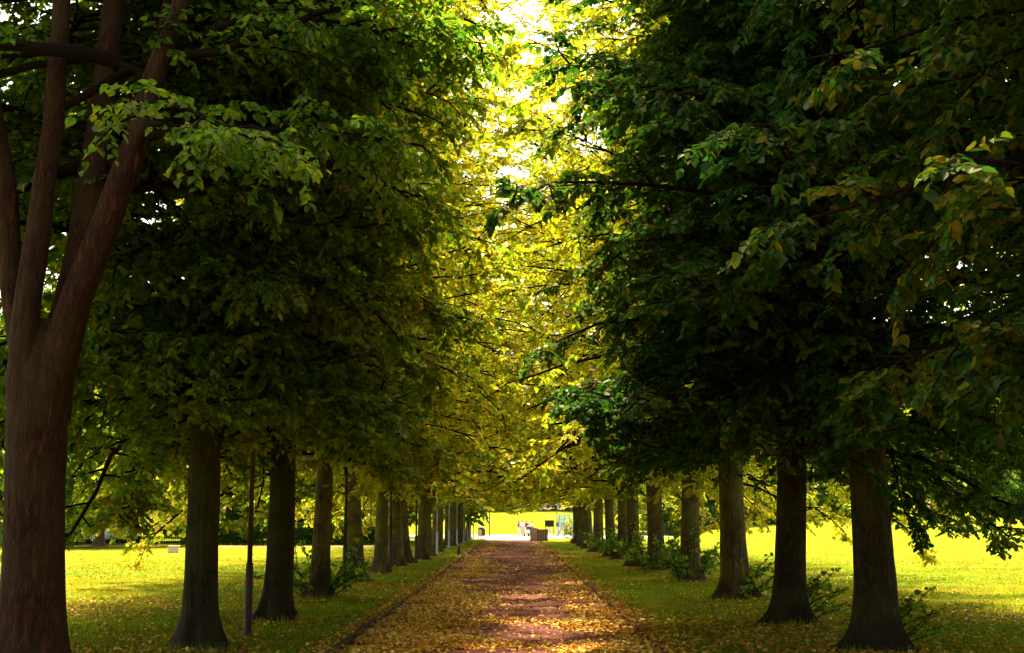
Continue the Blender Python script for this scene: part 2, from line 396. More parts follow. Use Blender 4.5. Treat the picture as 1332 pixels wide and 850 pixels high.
TRUNKS = [(4.88, 18), (4.6, 22.4), (4.85, 29.4), (5.03, 38), (4.8, 45), (-4.27, 18.2), (-4.1, 23), (-4.27, 29.2), (-4.4, 36.9), (-4.3, 42.5), (-5.3, 14.6), (-5.45, 14.5)]
def blades():
    def dd(x, y): return np.where((x > -2.46) & (x < 2.06), 0, 1.0)
    x, y = scatter(230000, -19, 19, 11, 60, dd, 1.3)
    k = np.abs(x) < y * .46 + 1; x, y = x[k], y[k]
    fx, fy = [], []
    for (tx, ty) in TRUNKS:
        m = 900 if ty < 32 else 350
        aa_ = rng.uniform(0, 6.28, m); rr_ = .36 + rng.exponential(.16, m)
        fx.append(tx + rr_ * np.cos(aa_)); fy.append(ty + rr_ * np.sin(aa_))
    nf = sum(len(q) for q in fx); x = np.concatenate([x] + fx); y = np.concatenate([y] + fy)
    n = len(x); z = hgt(x, y) + .03
    tall = np.ones(n); tall[-nf:] = rng.uniform(1.0, 2.4, nf)
    a = rng.uniform(0, 2 * np.pi, n); h = tall * rng.uniform(.035, .085, n) * (1 + .5 * nz(x, y, .8, 4)); w = rng.uniform(.004, .008, n) * np.clip(y / 14, 1, 3)
    ln = rng.normal(0, .03, (n, 2))
    B = np.stack([x, y, z], -1); s = np.stack([np.cos(a) * w, np.sin(a) * w, np.zeros(n)], -1)
    T = B + np.stack([ln[:, 0], ln[:, 1], h], -1)
    V = np.stack([B - s, B + s, T], 1).reshape(-1, 3)
    Q = np.arange(3 * n).reshape(-1, 3)
    r = np.clip(rng.beta(2, 2, n) + .5 * nz(x, y, .25, 9), 0, 1)
    me = np_mesh('grass', V, Q, {'rnd': r}, smooth=False, mat=BLADE)
    tag(link('grass', me), 'short green and yellow blades of grass beside the path', 'grass', kind='stuff')
blades()

# ------------------------------------------------------------------ trees
def wander(r, z, amp):
    ph = r.uniform(0, 6.28, 4)
    return np.stack([amp * (z / 12) * np.sin(z * .35 + ph[0]) - amp * (z / 12) * math.sin(ph[0]) * 0, amp * (z / 12) * np.sin(z * .3 + ph[1])], -1)
def trunk_mesh(name, r, H, r0, flare=1.0, amp=.35, n=60, mat=None, top=.03):
    z = np.concatenate([np.linspace(-.15, 1.2, 16), np.linspace(1.35, H, 26)])
    xy = wander(r, np.maximum(z, 0), amp)
    a = np.arange(n) * 2 * np.pi / n
    taper = np.interp(z, [0, 3, H * .45, H], [1.0, .93, .56, top / r0])
    ph = r.uniform(0, 6.28, 5); kk = [3, 5, 7, 4, 9]
    lob = sum(np.cos(k * a + p) * w for k, p, w in zip(kk, ph, (.5, .35, .2, .25, .15)))
    V = []
    zz = np.maximum(z, 0)
    for i, q in enumerate(z):
        fl = math.exp(-max(q, -.05) / .22); fl2 = math.exp(-max(q, 0) / .75)
        rr = r0 * taper[i] * (1 + flare * (.95 * fl + .16 * fl2) + lob * (.62 * fl * flare + .12 * fl2 + .03))
        if q < 6: rr = rr * (1 + np.array([.06 * noise.noise(Vector((math.cos(t) * 2.2 + ph[0], math.sin(t) * 2.2, q * .8))) + .05 * noise.noise(Vector((math.cos(t) * 8, math.sin(t) * 8 + ph[1], q * 1.2))) + .03 * noise.noise(Vector((math.cos(t) * 19, math.sin(t) * 19, q * 2.5 + ph[2]))) for t in a]))
        V.append(np.stack([xy[i, 0] + rr * np.cos(a), xy[i, 1] + rr * np.sin(a), np.full(n, q)], -1))
    V = np.concatenate(V); K = len(z)
    I = np.arange(K * n).reshape(K, n)
    Q = np.stack([I[:-1], np.roll(I[:-1], -1, 1), np.roll(I[1:], -1, 1), I[1:]], -1).reshape(-1, 4)
    spine = np.stack([xy[:, 0], xy[:, 1], z], -1)
    return np_mesh(name, V, Q, mat=mat), spine, r0 * taper

def grow(r, starts, az, elev, length, droop, rad, K=9):
    "limbs: arrays of M -> (M,K,3)"
    M = len(az); P = np.zeros((M, K, 3)); P[:, 0] = starts
    e = elev.copy(); a = az.copy(); st = length / (K - 1)
    for k in range(1, K):
        P[:, k] = P[:, k - 1] + st[:, None] * np.stack([np.cos(a) * np.cos(e), np.sin(a) * np.cos(e), np.sin(e)], -1)
        e = e - droop / (K - 1) + r.normal(0, .13, M); a = a + r.normal(0, .14, M)
    t = np.linspace(0, 1, K)
    Rr = rad[:, None] * (1 - t) ** .85 + .006
    return P, Rr
def sample(P, s):
    "P (M,K,3), s (M,S) in 0..1 -> points, tangents (M,S,3)"
    K = P.shape[1]; f = s * (K - 1); i = np.clip(f.astype(int), 0, K - 2); w = (f - i)[..., None]
    m = np.arange(len(P))[:, None]
    A, B = P[m, i], P[m, i + 1]
    return A * (1 - w) + B * w, norm(B - A)
def lift_low(P, zl):
    "drooping ends level out at the browse line instead of hanging to the ground"
    z = P[..., 2]; x = P[..., 0]; y = P[..., 1]
    l = zl - 1.4 * np.clip((-x - .8) / 2.2, 0, 1) + .35 * np.sin(x * 1.7 + y * 1.1) + .3 * np.sin(y * 2.3 - x * .9 + 1)
    P[..., 2] = np.where(z < l, l + (z - l) * .22, z); return P
def foliate(r, limbs, limb_len, ns=13, nt=8, nlv=6, leaf=.105, s0=.18, zmin=2.2, spray=1.0, twigs=True, keep=1.0, thin=0.0, tx=(1.3, 1.5)):
    M = len(limbs)
    s = s0 + (1 - s0) * (np.arange(ns)[None] + r.random((M, ns))) / ns
    P0, T = sample(limbs, s)
    up = np.array([0, 0, 1.])
    side = norm(np.cross(T, up)) * np.where(np.arange(ns) % 2, 1, -1)[None, :, None]
    ang = r.uniform(.55, 1.15, (M, ns))[..., None]
    D = norm(T * np.cos(ang) + side * np.sin(ang) + up * r.normal(.08, .22, (M, ns))[..., None])
    L = (limb_len[:, None] * .30 * (1.08 - s) + .45) * r.uniform(.65, 1.25, (M, ns)) * spray
    P0 = P0.reshape(-1, 3); D = D.reshape(-1, 3); L = L.ravel()
    az = np.arctan2(D[:, 1], D[:, 0]); el = np.arcsin(np.clip(D[:, 2], -1, 1))
    B, BR = grow(r, P0, az, el, L, r.uniform(.3, .95, len(L)), np.full(len(L), .014), 5)
    if thin or keep < 1:   # sparser overall, and sparser still on the side that meets the other row (+X)
        k = r.random(len(B)) < keep * (1 - thin * np.clip((B[:, -1, 0] - tx[0]) / tx[1], 0, 1))
        B, BR = B[k], BR[k]
    if zmin > 0: B = lift_low(B, zmin + .5)
    parts = [tube_batch(B, BR, 4)]
    # twigs
    u = .12 + .88 * (np.arange(nt)[None] + r.random((len(B), nt))) / nt
    P1, T1 = sample(B, u)
    side = norm(np.cross(T1, up)) * np.where(np.arange(nt) % 2, 1, -1)[None, :, None]
    ang = r.uniform(.5, 1.1, u.shape)[..., None]
    D1 = norm(T1 * np.cos(ang) + side * np.sin(ang) + up * r.normal(-.12, .25, u.shape)[..., None]).reshape(-1, 3)
    P1 = P1.reshape(-1, 3); L1 = r.uniform(.2, .5, len(P1)) * spray
    az = np.arctan2(D1[:, 1], D1[:, 0]); el = np.arcsin(np.clip(D1[:, 2], -1, 1))
    Tw, TwR = grow(r, P1, az, el, L1, r.uniform(.3, 1.1, len(L1)), np.full(len(L1), .0035), 3)
    if zmin > 0: Tw = lift_low(Tw, zmin + .3)
    TwR = TwR * 0 + np.array([[.006, .004, .002]])
    if twigs: parts.append(tube_batch(Tw, TwR, 3))
    # leaves
    v = (np.arange(nlv)[None] + .3 + .6 * r.random((len(Tw), nlv))) / nlv
    P2, T2 = sample(Tw, v)
    side = norm(np.cross(T2, up)) * np.where(np.arange(nlv) % 2, 1, -1)[None, :, None]
    D2 = norm(T2 * .55 + side * r.uniform(.5, 1.1, v.shape)[..., None] + up * r.normal(-.35, .3, v.shape)[..., None]).reshape(-1, 3)
    P2 = P2.reshape(-1, 3)
    Nn = np.stack([r.normal(0, .42, len(P2)), r.normal(0, .42, len(P2)), np.ones(len(P2))], -1)
    S = (.5 + .75 * r.beta(2.2, 1.6, len(P2))) * leaf * 1.06
    k = (P2[:, 2] > zmin - 1.9 + r.uniform(-.3, .3, len(P2)))
    return merge(parts), P2[k], D2[k], Nn[k], S[k], r.random(int(k.sum()))

def tree_meshes(seed, H=15.5, Rc=5.2, base=3.3, nl=64, r0=.245, leaf=.105, flare=1.0, amp=.3, mat=BARK, lmat=LEAF, ns=13, nt=8, nlv=6,
                zmin=2.5, lowdroop=1.0, spray=1.0, twigs=True, prof=None, epi=0, thin=0.0, keep=1.0, tx=(1.3, 1.5), short=0.0, crowded=False):
    r = np.random.default_rng(seed)
    tm, spine, srad = trunk_mesh('trunk', r, H * .93, r0, flare, amp, mat=mat)
    t = (np.arange(nl) + r.uniform(0, .9, nl)) / nl
    h = base + (H * .9 - base) * t ** 1.05
    st = np.stack([np.interp(h, spine[:, 2], spine[:, 0]), np.interp(h, spine[:, 2], spine[:, 1]), h], -1)
    az = np.arange(nl) * 2.39996 + r.normal(0, .3, nl)
    pr = np.interp(t, [0, .25, .55, .8, 1], prof or [.86, 1.05, .98, .68, .3])
    L = Rc * 1.12 * pr * r.uniform(.82, 1.12, nl)
    if short: L = L * (1 - short * np.clip(np.cos(az), 0, 1) ** .7 * (t < .8))     # kept back from the path side
    if crowded: L = L * (1 - .55 * np.clip(-np.sin(az), 0, 1) ** .7)      # shaded out by the neighbour on its near side
    el = np.interp(t, [0, .4, 1], [.30, .62, 1.15]) + r.normal(0, .12, nl)
    dr = np.interp(t, [0, .4, 1], [.95 * lowdroop, .85, .6]) * (1 + .45 * np.clip(-np.cos(az), 0, 1) * (t < .45))
    rad = np.interp(h, spine[:, 2], srad) * .24 * np.clip(L / 5, .4, 1)
    limbs, LR = grow(r, st, az, el, L, dr, rad)
    limbs = lift_low(limbs, zmin + .9)
    br, P, D, N, S, rn = foliate(r, limbs, L, ns, nt, nlv, leaf, zmin=zmin, spray=spray, twigs=twigs, keep=keep, thin=thin, tx=tx)
    LV, LQ = tube_batch(limbs, LR, 8)
    more = []
    if epi:   # short leafy shoots springing straight from the bole
        h = r.uniform(3.3, 8.5, epi); L = r.uniform(1.0, 2.1, epi)
        st = np.stack([np.interp(h, spine[:, 2], spine[:, 0]), np.interp(h, spine[:, 2], spine[:, 1]), h], -1)
        lb, lr = grow(r, st, r.uniform(0, 6.28, epi), r.uniform(-.1, .8, epi), L, r.uniform(.6, 1.3, epi), np.full(epi, .018))
        b2, P2, D2, N2, S2, rn2 = foliate(r, lb, L, 6, 6, 6, leaf, zmin=zmin, spray=spray * .8, twigs=twigs)
        more = [tube_batch(lb, lr, 5), b2]
        P, D, N, S, rn = (np.concatenate(q) for q in ((P, P2), (D, D2), (N, N2), (S, S2), (rn, rn2)))
    V, Q = merge([(LV, LQ), br] + more)
    bm_ = np_mesh('branches', V, Q, mat=TWIG if mat is not BARK_FAR else TWIG)
    lm = leaves_mesh('leaves', P, D, N, S, rn, lmat)
    return tm, bm_, lm

def shoots_mesh(seed, n=26, hmax=1.3, leaf=.125, sidebias=None):
    "leafy suckers springing from the foot of a trunk"
    r = np.random.default_rng(seed)
    az = r.uniform(0, 6.28, n)
    if sidebias is not None: az = sidebias + r.normal(0, .5, n)
    st = np.stack([np.cos(az) * .34, np.sin(az) * .34, r.uniform(.0, .5, n)], -1)
    L = r.uniform(.45, 1, n) * hmax
    P, RR = grow(r, st, az, r.uniform(.5, 1.3, n), L, r.uniform(.2, .9, n), np.full(n, .006), 6)
    parts = [tube_batch(P, RR, 4)]
    nlv = 16
    v = np.tile((np.arange(nlv)[None] + .5) / nlv * .85 + .15, (n, 1))
    P2, T2 = sample(P, v)
    sd = norm(np.cross(T2, np.array([0, 0, 1.]))) * np.where(np.arange(nlv) % 2, 1, -1)[None, :, None]
    D2 = norm(T2 * .4 + sd * r.uniform(.5, 1.1, v.shape)[..., None] + np.array([0, 0, 1.]) * r.normal(-.2, .3, v.shape)[..., None]).reshape(-1, 3)
    P2 = P2.reshape(-1, 3) + r.normal(0, .03, (n * nlv, 3))
    N = np.stack([r.normal(0, .8, len(P2)), r.normal(-.5, .8, len(P2)), np.ones(len(P2)) * .7], -1)
    k = P2[:, 2] > .02
    lm = leaves_mesh('shoot_leaves', P2[k], D2[k], N[k], r.uniform(.7, 1.25, int(k.sum())) * leaf, r.random(int(k.sum())) * .8, LEAF)
    sm = np_mesh('shoot_stems', *tube_batch(P, RR, 4), mat=TWIG)
    return sm, lm

def make_proto(name, meshes):
    e = empty(name)
    link('trunk', meshes[0], None, e); link('branches', meshes[1], None, e); link('crown', meshes[2], None, e)
    return e
protos = []
for i, (H, Rc, base, lowd) in enumerate([(22.5, 6.8, 2.9, 1.1), (23, 7.0, 2.7, 1.2), (22, 6.6, 3.1, 1.05), (23, 6.9, 2.8, 1.25), (22, 6.7, 3.0, 1.1)]):
    protos.append(tree_meshes(100 + i, H, Rc, base, nl=100, leaf=.13, ns=12, lowdroop=lowd, lmat=LEAF_TURN_LIT, mat=BARK_MID_LIT, epi=22, keep=.43, thin=0, prof=[1.0, 1.05, 1.06, 1.08, 1.02]))
full = [tree_meshes(200 + i, H, Rc, base, nl=150, leaf=.098, ns=15, nlv=9, lowdroop=1.2, epi=46, lmat=LEAF_GREEN_SHADE, prof=[.95, 1.12, 1.05, .8, .35], thin=.62, tx=(2.4, 1.3), short=.30)
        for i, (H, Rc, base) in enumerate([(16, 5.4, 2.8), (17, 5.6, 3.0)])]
mid = [tree_meshes(150 + i, H, Rc, base, nl=102, leaf=.125, ns=13, lowdroop=1.1, epi=30, keep=.66, lmat=LEAF_TURN_LIT, mat=BARK_MID_LIT, prof=[1.0, 1.08, 1.05, .98, .8], thin=.45, tx=(2.6, 1.6), short=.14)
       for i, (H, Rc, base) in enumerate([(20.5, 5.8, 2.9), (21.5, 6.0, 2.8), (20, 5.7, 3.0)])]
shoot_v = [shoots_mesh(50 + i) for i in range(3)]
shoot_side = shoots_mesh(60, 12, 1.1, .11, 0.0)
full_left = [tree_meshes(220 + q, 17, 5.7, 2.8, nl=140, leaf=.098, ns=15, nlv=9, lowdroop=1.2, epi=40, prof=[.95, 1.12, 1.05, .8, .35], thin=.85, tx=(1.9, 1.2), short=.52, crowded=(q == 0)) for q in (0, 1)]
ORD = ['first', 'second', 'third', 'fourth', 'fifth', 'sixth', 'seventh', 'eighth', 'ninth', 'tenth', 'eleventh', 'twelfth', 'thirteenth', 'fourteenth', 'fifteenth', 'sixteenth', 'seventeenth', 'eighteenth']

def place_tree(name, meshes, x, y, rz, s, tw=1.0, tilt=(0, 0), label='', group=None, cat='tree', shoots=None, lift=0.0, zs=1.0):
    e = empty(name, (x, y, gz(x, y) - .02 + lift)); e.scale = (s, s, s * zs)
    e.rotation_euler = (R(tilt[1]), R(tilt[0]), 0)
    for nme, me, in zip(('trunk', 'branches', 'crown'), meshes[:3]):
        o = link(nme, me, None, e); o.rotation_euler = (0, 0, rz)
        if nme == 'trunk': o.scale = (tw / s, tw / s, 1)
    if shoots is not None:
        sm, lm = shoots[0]
        o = link('basal_shoots', sm, None, e); o.rotation_euler = (0, 0, shoots[1]); o.scale = (shoots[2],) * 3
        link('shoot_leaves', lm, None, o)
    tag(e, label, cat, group)
    return e

# right hand row: (x, Y, trunk width factor, tilt, shoots)
rightrow = [
 (6.6, 10.4, 1.1, (0, 0), None), (4.88, 18.0, 1.08, (0, 0), (shoot_side, .2, .8)), (4.6, 22.4, 1.05, (1.0, 0), (shoot_side, .3, 1.0)), (4.85, 29.4, 1.15, (.5, 0), (shoot_side, -.4, .9)),
 (5.03, 38.0, 1.1, (0, 0), (shoot_v[0], .4, 1.25)), (4.8, 45.0, 1.1, (0, 0), (shoot_v[1], 1, 1.1)), (4.5, 49.4, .9, (-1, 0), None), (4.75, 57.7, 1.05, (0, 0), (shoot_v[2], 2, 1.2)),
 (4.55, 62.5, .95, (0, 0), (shoot_v[0], 3, 1.1)), (4.5, 71.0, 1.1, (1, 0), None), (4.4, 78.5, 1.0, (-1, 0), None), (4.5, 86.5, 1.0, (0, 0), None), (4.6, 94.5, 1.0, (0, 0), None), (4.86, 102., 1.2, (0, 0), (shoot_v[1], 4, 1.3))]
GR = 'lime trees lining the right side of the path'
for i, (x, y, tw, tilt, sh) in enumerate(rightrow):
    if i == 0: lb = 'lime overhanging the top right corner, its trunk outside the picture'
    else:
        lb = '%s lime trunk counting away from the viewer in the row right of the path' % ORD[i - 1]
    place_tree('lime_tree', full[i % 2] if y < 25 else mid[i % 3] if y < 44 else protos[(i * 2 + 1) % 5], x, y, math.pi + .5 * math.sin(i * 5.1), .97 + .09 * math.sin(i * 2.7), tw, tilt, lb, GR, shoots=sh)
leftrow = [
 (-4.27, 18.2, .88, (-.8, 0), None), (-4.1, 23.0, .95, (1.4, 0), None), (-4.27, 29.2, .82, (0, 0), (shoot_v[2], 2.9, 1.2)), (-4.4, 36.9, .95, (-2, 0), None),
 (-4.3, 42.5, .85, (0, 0), None), (-4.47, 49.4, .9, (-1, 0), None), (-4.32, 53.2, .8, (-5, 0), None), (-4.04, 57.7, .8, (0, 0), None), (-4.1, 63.0, .95, (-3, 0), None),
 (-4.2, 71., .9, (0, 0), None), (-4.5, 79, .9, (0, 0), None), (-4.3, 87, 1.0, (0, 0), None), (-4.25, 93, .9, (0, 0), None), (-4.2, 100, .9, (0, 0), None), (-4.1, 106, .9, (0, 0), None), (-3.9, 112, .9, (0, 0), None)]
GL = 'lime trees lining the left side of the path'
for i, (x, y, tw, tilt, sh) in enumerate(leftrow):
    lb = '%s slim lime trunk beyond the big forked tree, in the row left of the path' % ORD[i]
    place_tree('lime_tree', full_left[min(i, 1)] if y < 24 else mid[(i + 1) % 3] if y < 44 else protos[(i * 3 + 2) % 5], x, y, .05 if i == 0 else .5 * math.sin(i * 4.3 + 1), .96 + .09 * math.sin(i * 1.9 + 1), tw, tilt, lb, GL, shoots=sh)
# avenue carried on behind the viewer: limes added to block sky light
place_tree('lime_tree', full[0], -6.4, -1.0, 1.0, 1.0, 1, (0, 0), 'lime added in the left row beside the viewer to block sky light', GL)
place_tree('lime_tree', full[1], 6.2, -2.0, 2.0, 1.0, 1, (0, 0), 'lime added in the right row beside the viewer to block sky light, outside the picture', GR)

# ---- the big forked tree at the left edge
def big_tree():
    r = np.random.default_rng(5)
    bx, by = -5.31, 14.6
    e = empty('forked_lime_tree', (bx, by, gz(bx, by) - .02))
    tag(e, 'large reddish-brown tree forking into several thick stems at the left edge', 'tree', GL)
    # trunk up to the fork
    n = 56; z = np.concatenate([np.linspace(-.2, 1, 16), np.linspace(1.1, 4.0, 26)])
    a = np.arange(n) * 2 * np.pi / n; V = []
    lob = np.cos(3 * a + .5) * .5 + np.cos(5 * a + 2) * .35 + np.cos(8 * a) * .2
    for q in z:
        fl = math.exp(-max(q, 0) / .3); fl2 = math.exp(-max(q, 0) / .9)
        rr = .325 * np.interp(q, [0, 1.5, 2.6, 3.4, 4.0], [1.05, .97, .98, .98, .5]) * (1 + .5 * fl + .10 * fl2 + lob * (.2 * fl + .045) + .09 * np.cos(2 * a) * max(0, q - 2.2) / 1.5)
        # furrowed plates of bark
        rr = rr * (1 + np.array([.035 * noise.noise(Vector((math.cos(t) * 7, math.sin(t) * 7, q * 1.3))) + .02 * noise.noise(Vector((math.cos(t) * 16, math.sin(t) * 16, q * 2.2))) for t in a]))
        V.append(np.stack([rr * np.cos(a) - .03 * q + .06, rr * np.sin(a), np.full(n, q)], -1))
    V = np.concatenate(V); K = len(z); I = np.arange(K * n).reshape(K, n)
    Q = np.stack([I[:-1], np.roll(I[:-1], -1, 1), np.roll(I[1:], -1, 1), I[1:]], -1).reshape(-1, 4)
    cap = I[-1][None, :]
    link('trunk', np_mesh('trunk', V, [Q, cap], mat=BARK_RED), None, e)
    stems = [  # points (x, y, z), r at the fork, r at the top
     ([(.05, -.05, 2.9), (.18, -.1, 3.5), (.40, -.15, 4.2), (.66, -.15, 5.0), (.92, -.1, 5.9), (1.12, 0, 6.8), (1.36, .1, 7.7), (1.7, .3, 9.3), (2.2, .6, 12)], .20, .05),
     ([(.08, .1, 2.9), (.14, .12, 3.5), (.25, .2, 4.3), (.36, .3, 5.4), (.42, .35, 6.4), (.46, .4, 7.6), (.6, .5, 9.5), (.7, .6, 13)], .235, .05),
     ([(-.12, -.12, 2.9), (-.16, -.14, 3.5), (-.12, -.14, 4.3), (-.08, -.1, 5.2), (.0, -.1, 6.2), (.05, -.1, 7.5), (0, -.2, 10), (-.2, -.2, 12.5)], .175, .04),
     ([(-.16, .1, 2.9), (-.27, .1, 3.5), (-.42, .1, 4.3), (-.56, .1, 5.4), (-.72, 0, 6.6), (-.95, -.1, 8), (-1.7, -.2, 11.5)], .16, .04),
     ([(.30, .25, 4.6), (.56, .35, 5.5), (.82, .45, 6.3), (1.0, .5, 7.1), (1.1, .6, 8.2), (1.3, .9, 11)], .10, .03)]
    allimbs = []; alllen = []
    for pts, ra, rb in stems:
        pts = np.array(pts, float); m = len(pts)
        tt = np.linspace(0, m - 1, 44); P = np.stack([np.interp(tt, np.arange(m), pts[:, k]) for k in range(3)], -1)
        for _ in range(4): P[1:-1] = (P[:-2] + P[1:-1] * 2 + P[2:]) / 4
        P[2:, :2] += np.array([[noise.noise(Vector((p[2] * .9, ra * 90, 0))) * .05, noise.noise(Vector((p[2] * .9, ra * 50, 7))) * .05] for p in P[2:]])
        rr = np.linspace(0, 1, 44); RR = ra * (1 - rr) ** .7 + rb * rr
        V, Q = tube_batch(P[None], RR[None], 28)
        W = V.reshape(44, 28, 3)
        for i in range(44):
            for j in range(28):
                q = W[i, j]; d = q - P[i]
                W[i, j] = P[i] + d * (1 + .10 * noise.noise(Vector((d[0] * 14, d[1] * 14, q[2] * 1.1))) + .05 * noise.noise(Vector((d[0] * 30, d[1] * 30, q[2] * 2.5))))
        link('stem', np_mesh('stem', W.reshape(-1, 3), Q, mat=BARK_RED), None, e)
        nlb = 15 if ra > .12 else 9
        z0 = 5.6
        h = np.linspace(z0, pts[-1, 2] - .2, nlb) + r.uniform(-.2, .2, nlb)
        st = np.stack([np.interp(h, P[:, 2], P[:, 0]), np.interp(h, P[:, 2], P[:, 1]), h], -1)
        az = np.arange(nlb) * 2.4 + ra * 77 + r.normal(0, .3, nlb)
        L = np.interp(h, [5, 8, 14], [4.2, 4.6, 2.0]) * r.uniform(.8, 1.1, nlb)
        toward = (np.sin(az) < -.1) & (h < 9.5)        # few low limbs grow towards the open side where the stems stay bare
        az = np.where(toward, -az, az)
        lb, LR = grow(r, st, az, np.interp(h, [5, 14], [.35, 1.0]) + r.normal(0, .12, nlb), L, np.full(nlb, .9), np.interp(h, [5, 14], [.05, .025]))
        allimbs.append((lb, LR)); alllen.append(L)
    # limbs that the picture shows: sweeping right from the leaning stem, and a heavy one crossing to the left
    man = [([(1.28, .05, 7.0), (1.9, -.1, 7.15), (2.6, -.2, 7.35), (3.4, -.2, 7.65), (4.3, -.2, 7.95)], .055),
           ([(1.0, 0, 6.1), (1.6, -.2, 6.2), (2.4, -.3, 6.15), (3.3, -.4, 6.1), (4.2, -.5, 5.9)], .045),
           ([(1.45, .2, 8), (2.2, .8, 8.2), (3.0, 1.3, 8.3), (4, 1.8, 8.2), (5, 2.0, 8)], .05),
           ([(.95, 0, 5.9), (1.3, -.8, 6.0), (1.9, -1.7, 5.9), (2.5, -2.4, 5.6), (3.0, -3.0, 5.2)], .035),
           ([(.7, -.1, 7.0), (.1, -.6, 7.0), (-.6, -.9, 6.9), (-1.4, -1.2, 6.95), (-2.4, -1.4, 6.8)], .085)]
    for pts, ra in man:
        pts = np.array(pts, float); tt = np.linspace(0, len(pts) - 1, 9)
        P = np.stack([np.interp(tt, np.arange(len(pts)), pts[:, k]) for k in range(3)], -1)
        P[1:-1] += r.normal(0, .04, P[1:-1].shape)
        RR = ra * (1 - np.linspace(0, 1, 9)) ** .8 + .008
        allimbs.append((P[None], RR[None])); alllen.append(np.array([np.linalg.norm(pts[-1] - pts[0])]))
    Lb = np.concatenate([a for a, _ in allimbs]); LR = np.concatenate([b for _, b in allimbs]); LL = np.concatenate(alllen)
    br, P, D, N, S, rn = foliate(r, Lb, LL, 13, 9, 7, .09, s0=.28, zmin=4.3)
    V, Q = merge([tube_batch(Lb, LR, 8), br])
    link('branches', np_mesh('branches', V, Q, mat=TWIG), None, e)
    link('crown', leaves_mesh('leaves', P, D, N, S, rn, LEAF), None, e)
big_tree()

# ---- park trees beyond the lawns
far_p = [tree_meshes(300 + i, H, Rc, base, nl=56, r0=.42, leaf=.33, mat=BARK_FAR, lmat=LEAF_FAR, ns=11, nt=6, nlv=4, zmin=1.2, lowdroop=1.3, spray=1.7, twigs=False)
         for i, (H, Rc, base) in enumerate([(17, 7.5, 2.4), (19, 7.0, 2.8), (15, 7.8, 1.9)])]
lab_far = []
def far_tree(x, y, k, s, label, group, tw=1.0, lift=0.0):
    place_tree('park_tree', far_p[k % 3], x, y, x * 1.3 + y, s, tw, (0, 0), label, group, lift=lift)
G1 = 'park trees beyond the left lawn'
fl = [(-27.0, 84.0, 0, 'park tree with pale flared trunk at the far edge of the left lawn')]
xs = [-58, -50, -43, -36, -29.5, -22.5, -16, -10.5]
desc = ['leftmost', 'second from left', 'third from left', 'fourth from left', 'fifth from left', 'sixth from left', 'seventh from left', 'rightmost']
far_tree(-26.6, 85.0, 2, .82, fl[0][3], G1, .62)
for i, x in enumerate(xs):
    far_tree(x, 96 + (i * 37 % 11), i + 1, .98 + .1 * math.sin(i * 3.1), 'tall park tree behind the hedge past the left lawn, %s of eight' % desc[i], G1, 1)
for i, x in enumerate([-70, -52, -38, -25, -14]):
    far_tree(x, 124 + (i * 29 % 9), i, 1.15, 'park tree of the back rank beyond the left lawn, %s of five' % ['leftmost', 'second from left', 'middle', 'second from right', 'rightmost'][i], G1, 1)
G2 = 'park trees beyond the right lawn'
far_tree(46.0, 140, 1, 1.0, 'park tree with broad orange-brown flared trunk at the far edge of the right lawn', G2, 1.7)
xs = [17, 25, 33, 41, 52, 60, 69, 79]
for i, x in enumerate(xs):
    far_tree(x, 150 + (i * 37 % 9), i, .98 + .1 * math.sin(i * 2.1), 'leafy park tree along the top of the right lawn, %s of eight' % desc[i], G2, 1)
for i, x in enumerate([22, 38, 56, 72, 90]):
    far_tree(x, 172 + (i * 29 % 9), i + 1, 1.2, 'park tree of the back rank above the right lawn, %s of five' % ['leftmost', 'second from left', 'middle', 'second from right', 'rightmost'][i], G2, 1)
G3 = 'park trees on the rise past the end of the path'
ctr = [(-22, 205), (-13, 222), (-4.5, 226), (2.8, 229), (9, 231), (15.5, 224), (22, 228), (29, 214)]
for i, (x, y) in enumerate(ctr):
    far_tree(x, y, i, 1.1 + .1 * math.sin(i * 1.7), 'park tree on the grassy rise past the path end, %s of eight' % desc[i], G3, 1)
for i, (x, y) in enumerate([(-16, 250), (-2, 252), (12, 256), (26, 250)]):
    far_tree(x, y, i + 2, 1.5, 'tallest back tree on the rise past the path end, %s of four' % ['leftmost', 'second from left', 'second from right', 'rightmost'][i], G3, 1)

# ---- hedges and shrubs: leaf masses through a real volume
def leaf_mass(name, boxes, n, leaf, seed, mat, label, cat, group=None, stems=True):
    "boxes: list of (x0,x1,y0,y1,h): ragged hedge"
    r = np.random.default_rng(seed); Ps = []
    tot = sum((b[1] - b[0]) for b in boxes)
    for x0, x1, y0, y1, h in boxes:
        m = int(n * (x1 - x0) / tot); x = r.uniform(x0, x1, m); y = r.uniform(y0, y1, m)
        hh = h * (1 + .22 * np.array([noise.noise(Vector((a * .6, b * .6, seed))) + .5 * noise.noise(Vector((a * 2, b * 2, seed))) for a, b in zip(x, y)]))
        z = hgt(x, y) + hh * r.random(m) ** .6 + .02
        Ps.append(np.stack([x, y, z], -1))
    P = np.concatenate(Ps) - np.array([boxes[0][0], boxes[0][2], 0]); m = len(P)
    D = r.normal(0, 1, (m, 3)); D[:, 2] *= .5; N = r.normal(0, .6, (m, 3)); N[:, 2] += .8
    e = link(name, leaves_mesh('foliage', P, D, N, r.uniform(.7, 1.3, m) * leaf, r.random(m), mat)); e.location = (boxes[0][0], boxes[0][2], 0)
    tag(e, label, cat, group)
leaf_mass('hedge', [(-72, -29.5, 88, 90, 1.3)], 26000, .16, 1, LEAF_DARK, 'dark green hedge past the left lawn, left of the railings', 'hedge')
leaf_mass('hedge', [(-22.3, -8, 88, 90, 1.5)], 14000, .16, 2, LEAF_DARK, 'dark green hedge past the left lawn, right of the railings', 'hedge')
leaf_mass('shrub_border', [(14, 44, 143, 147, 2.4)], 16000, .24, 3, LEAF_FAR, 'russet and green shrubs along the far edge of right lawn, left of flared trunk', 'shrubs')
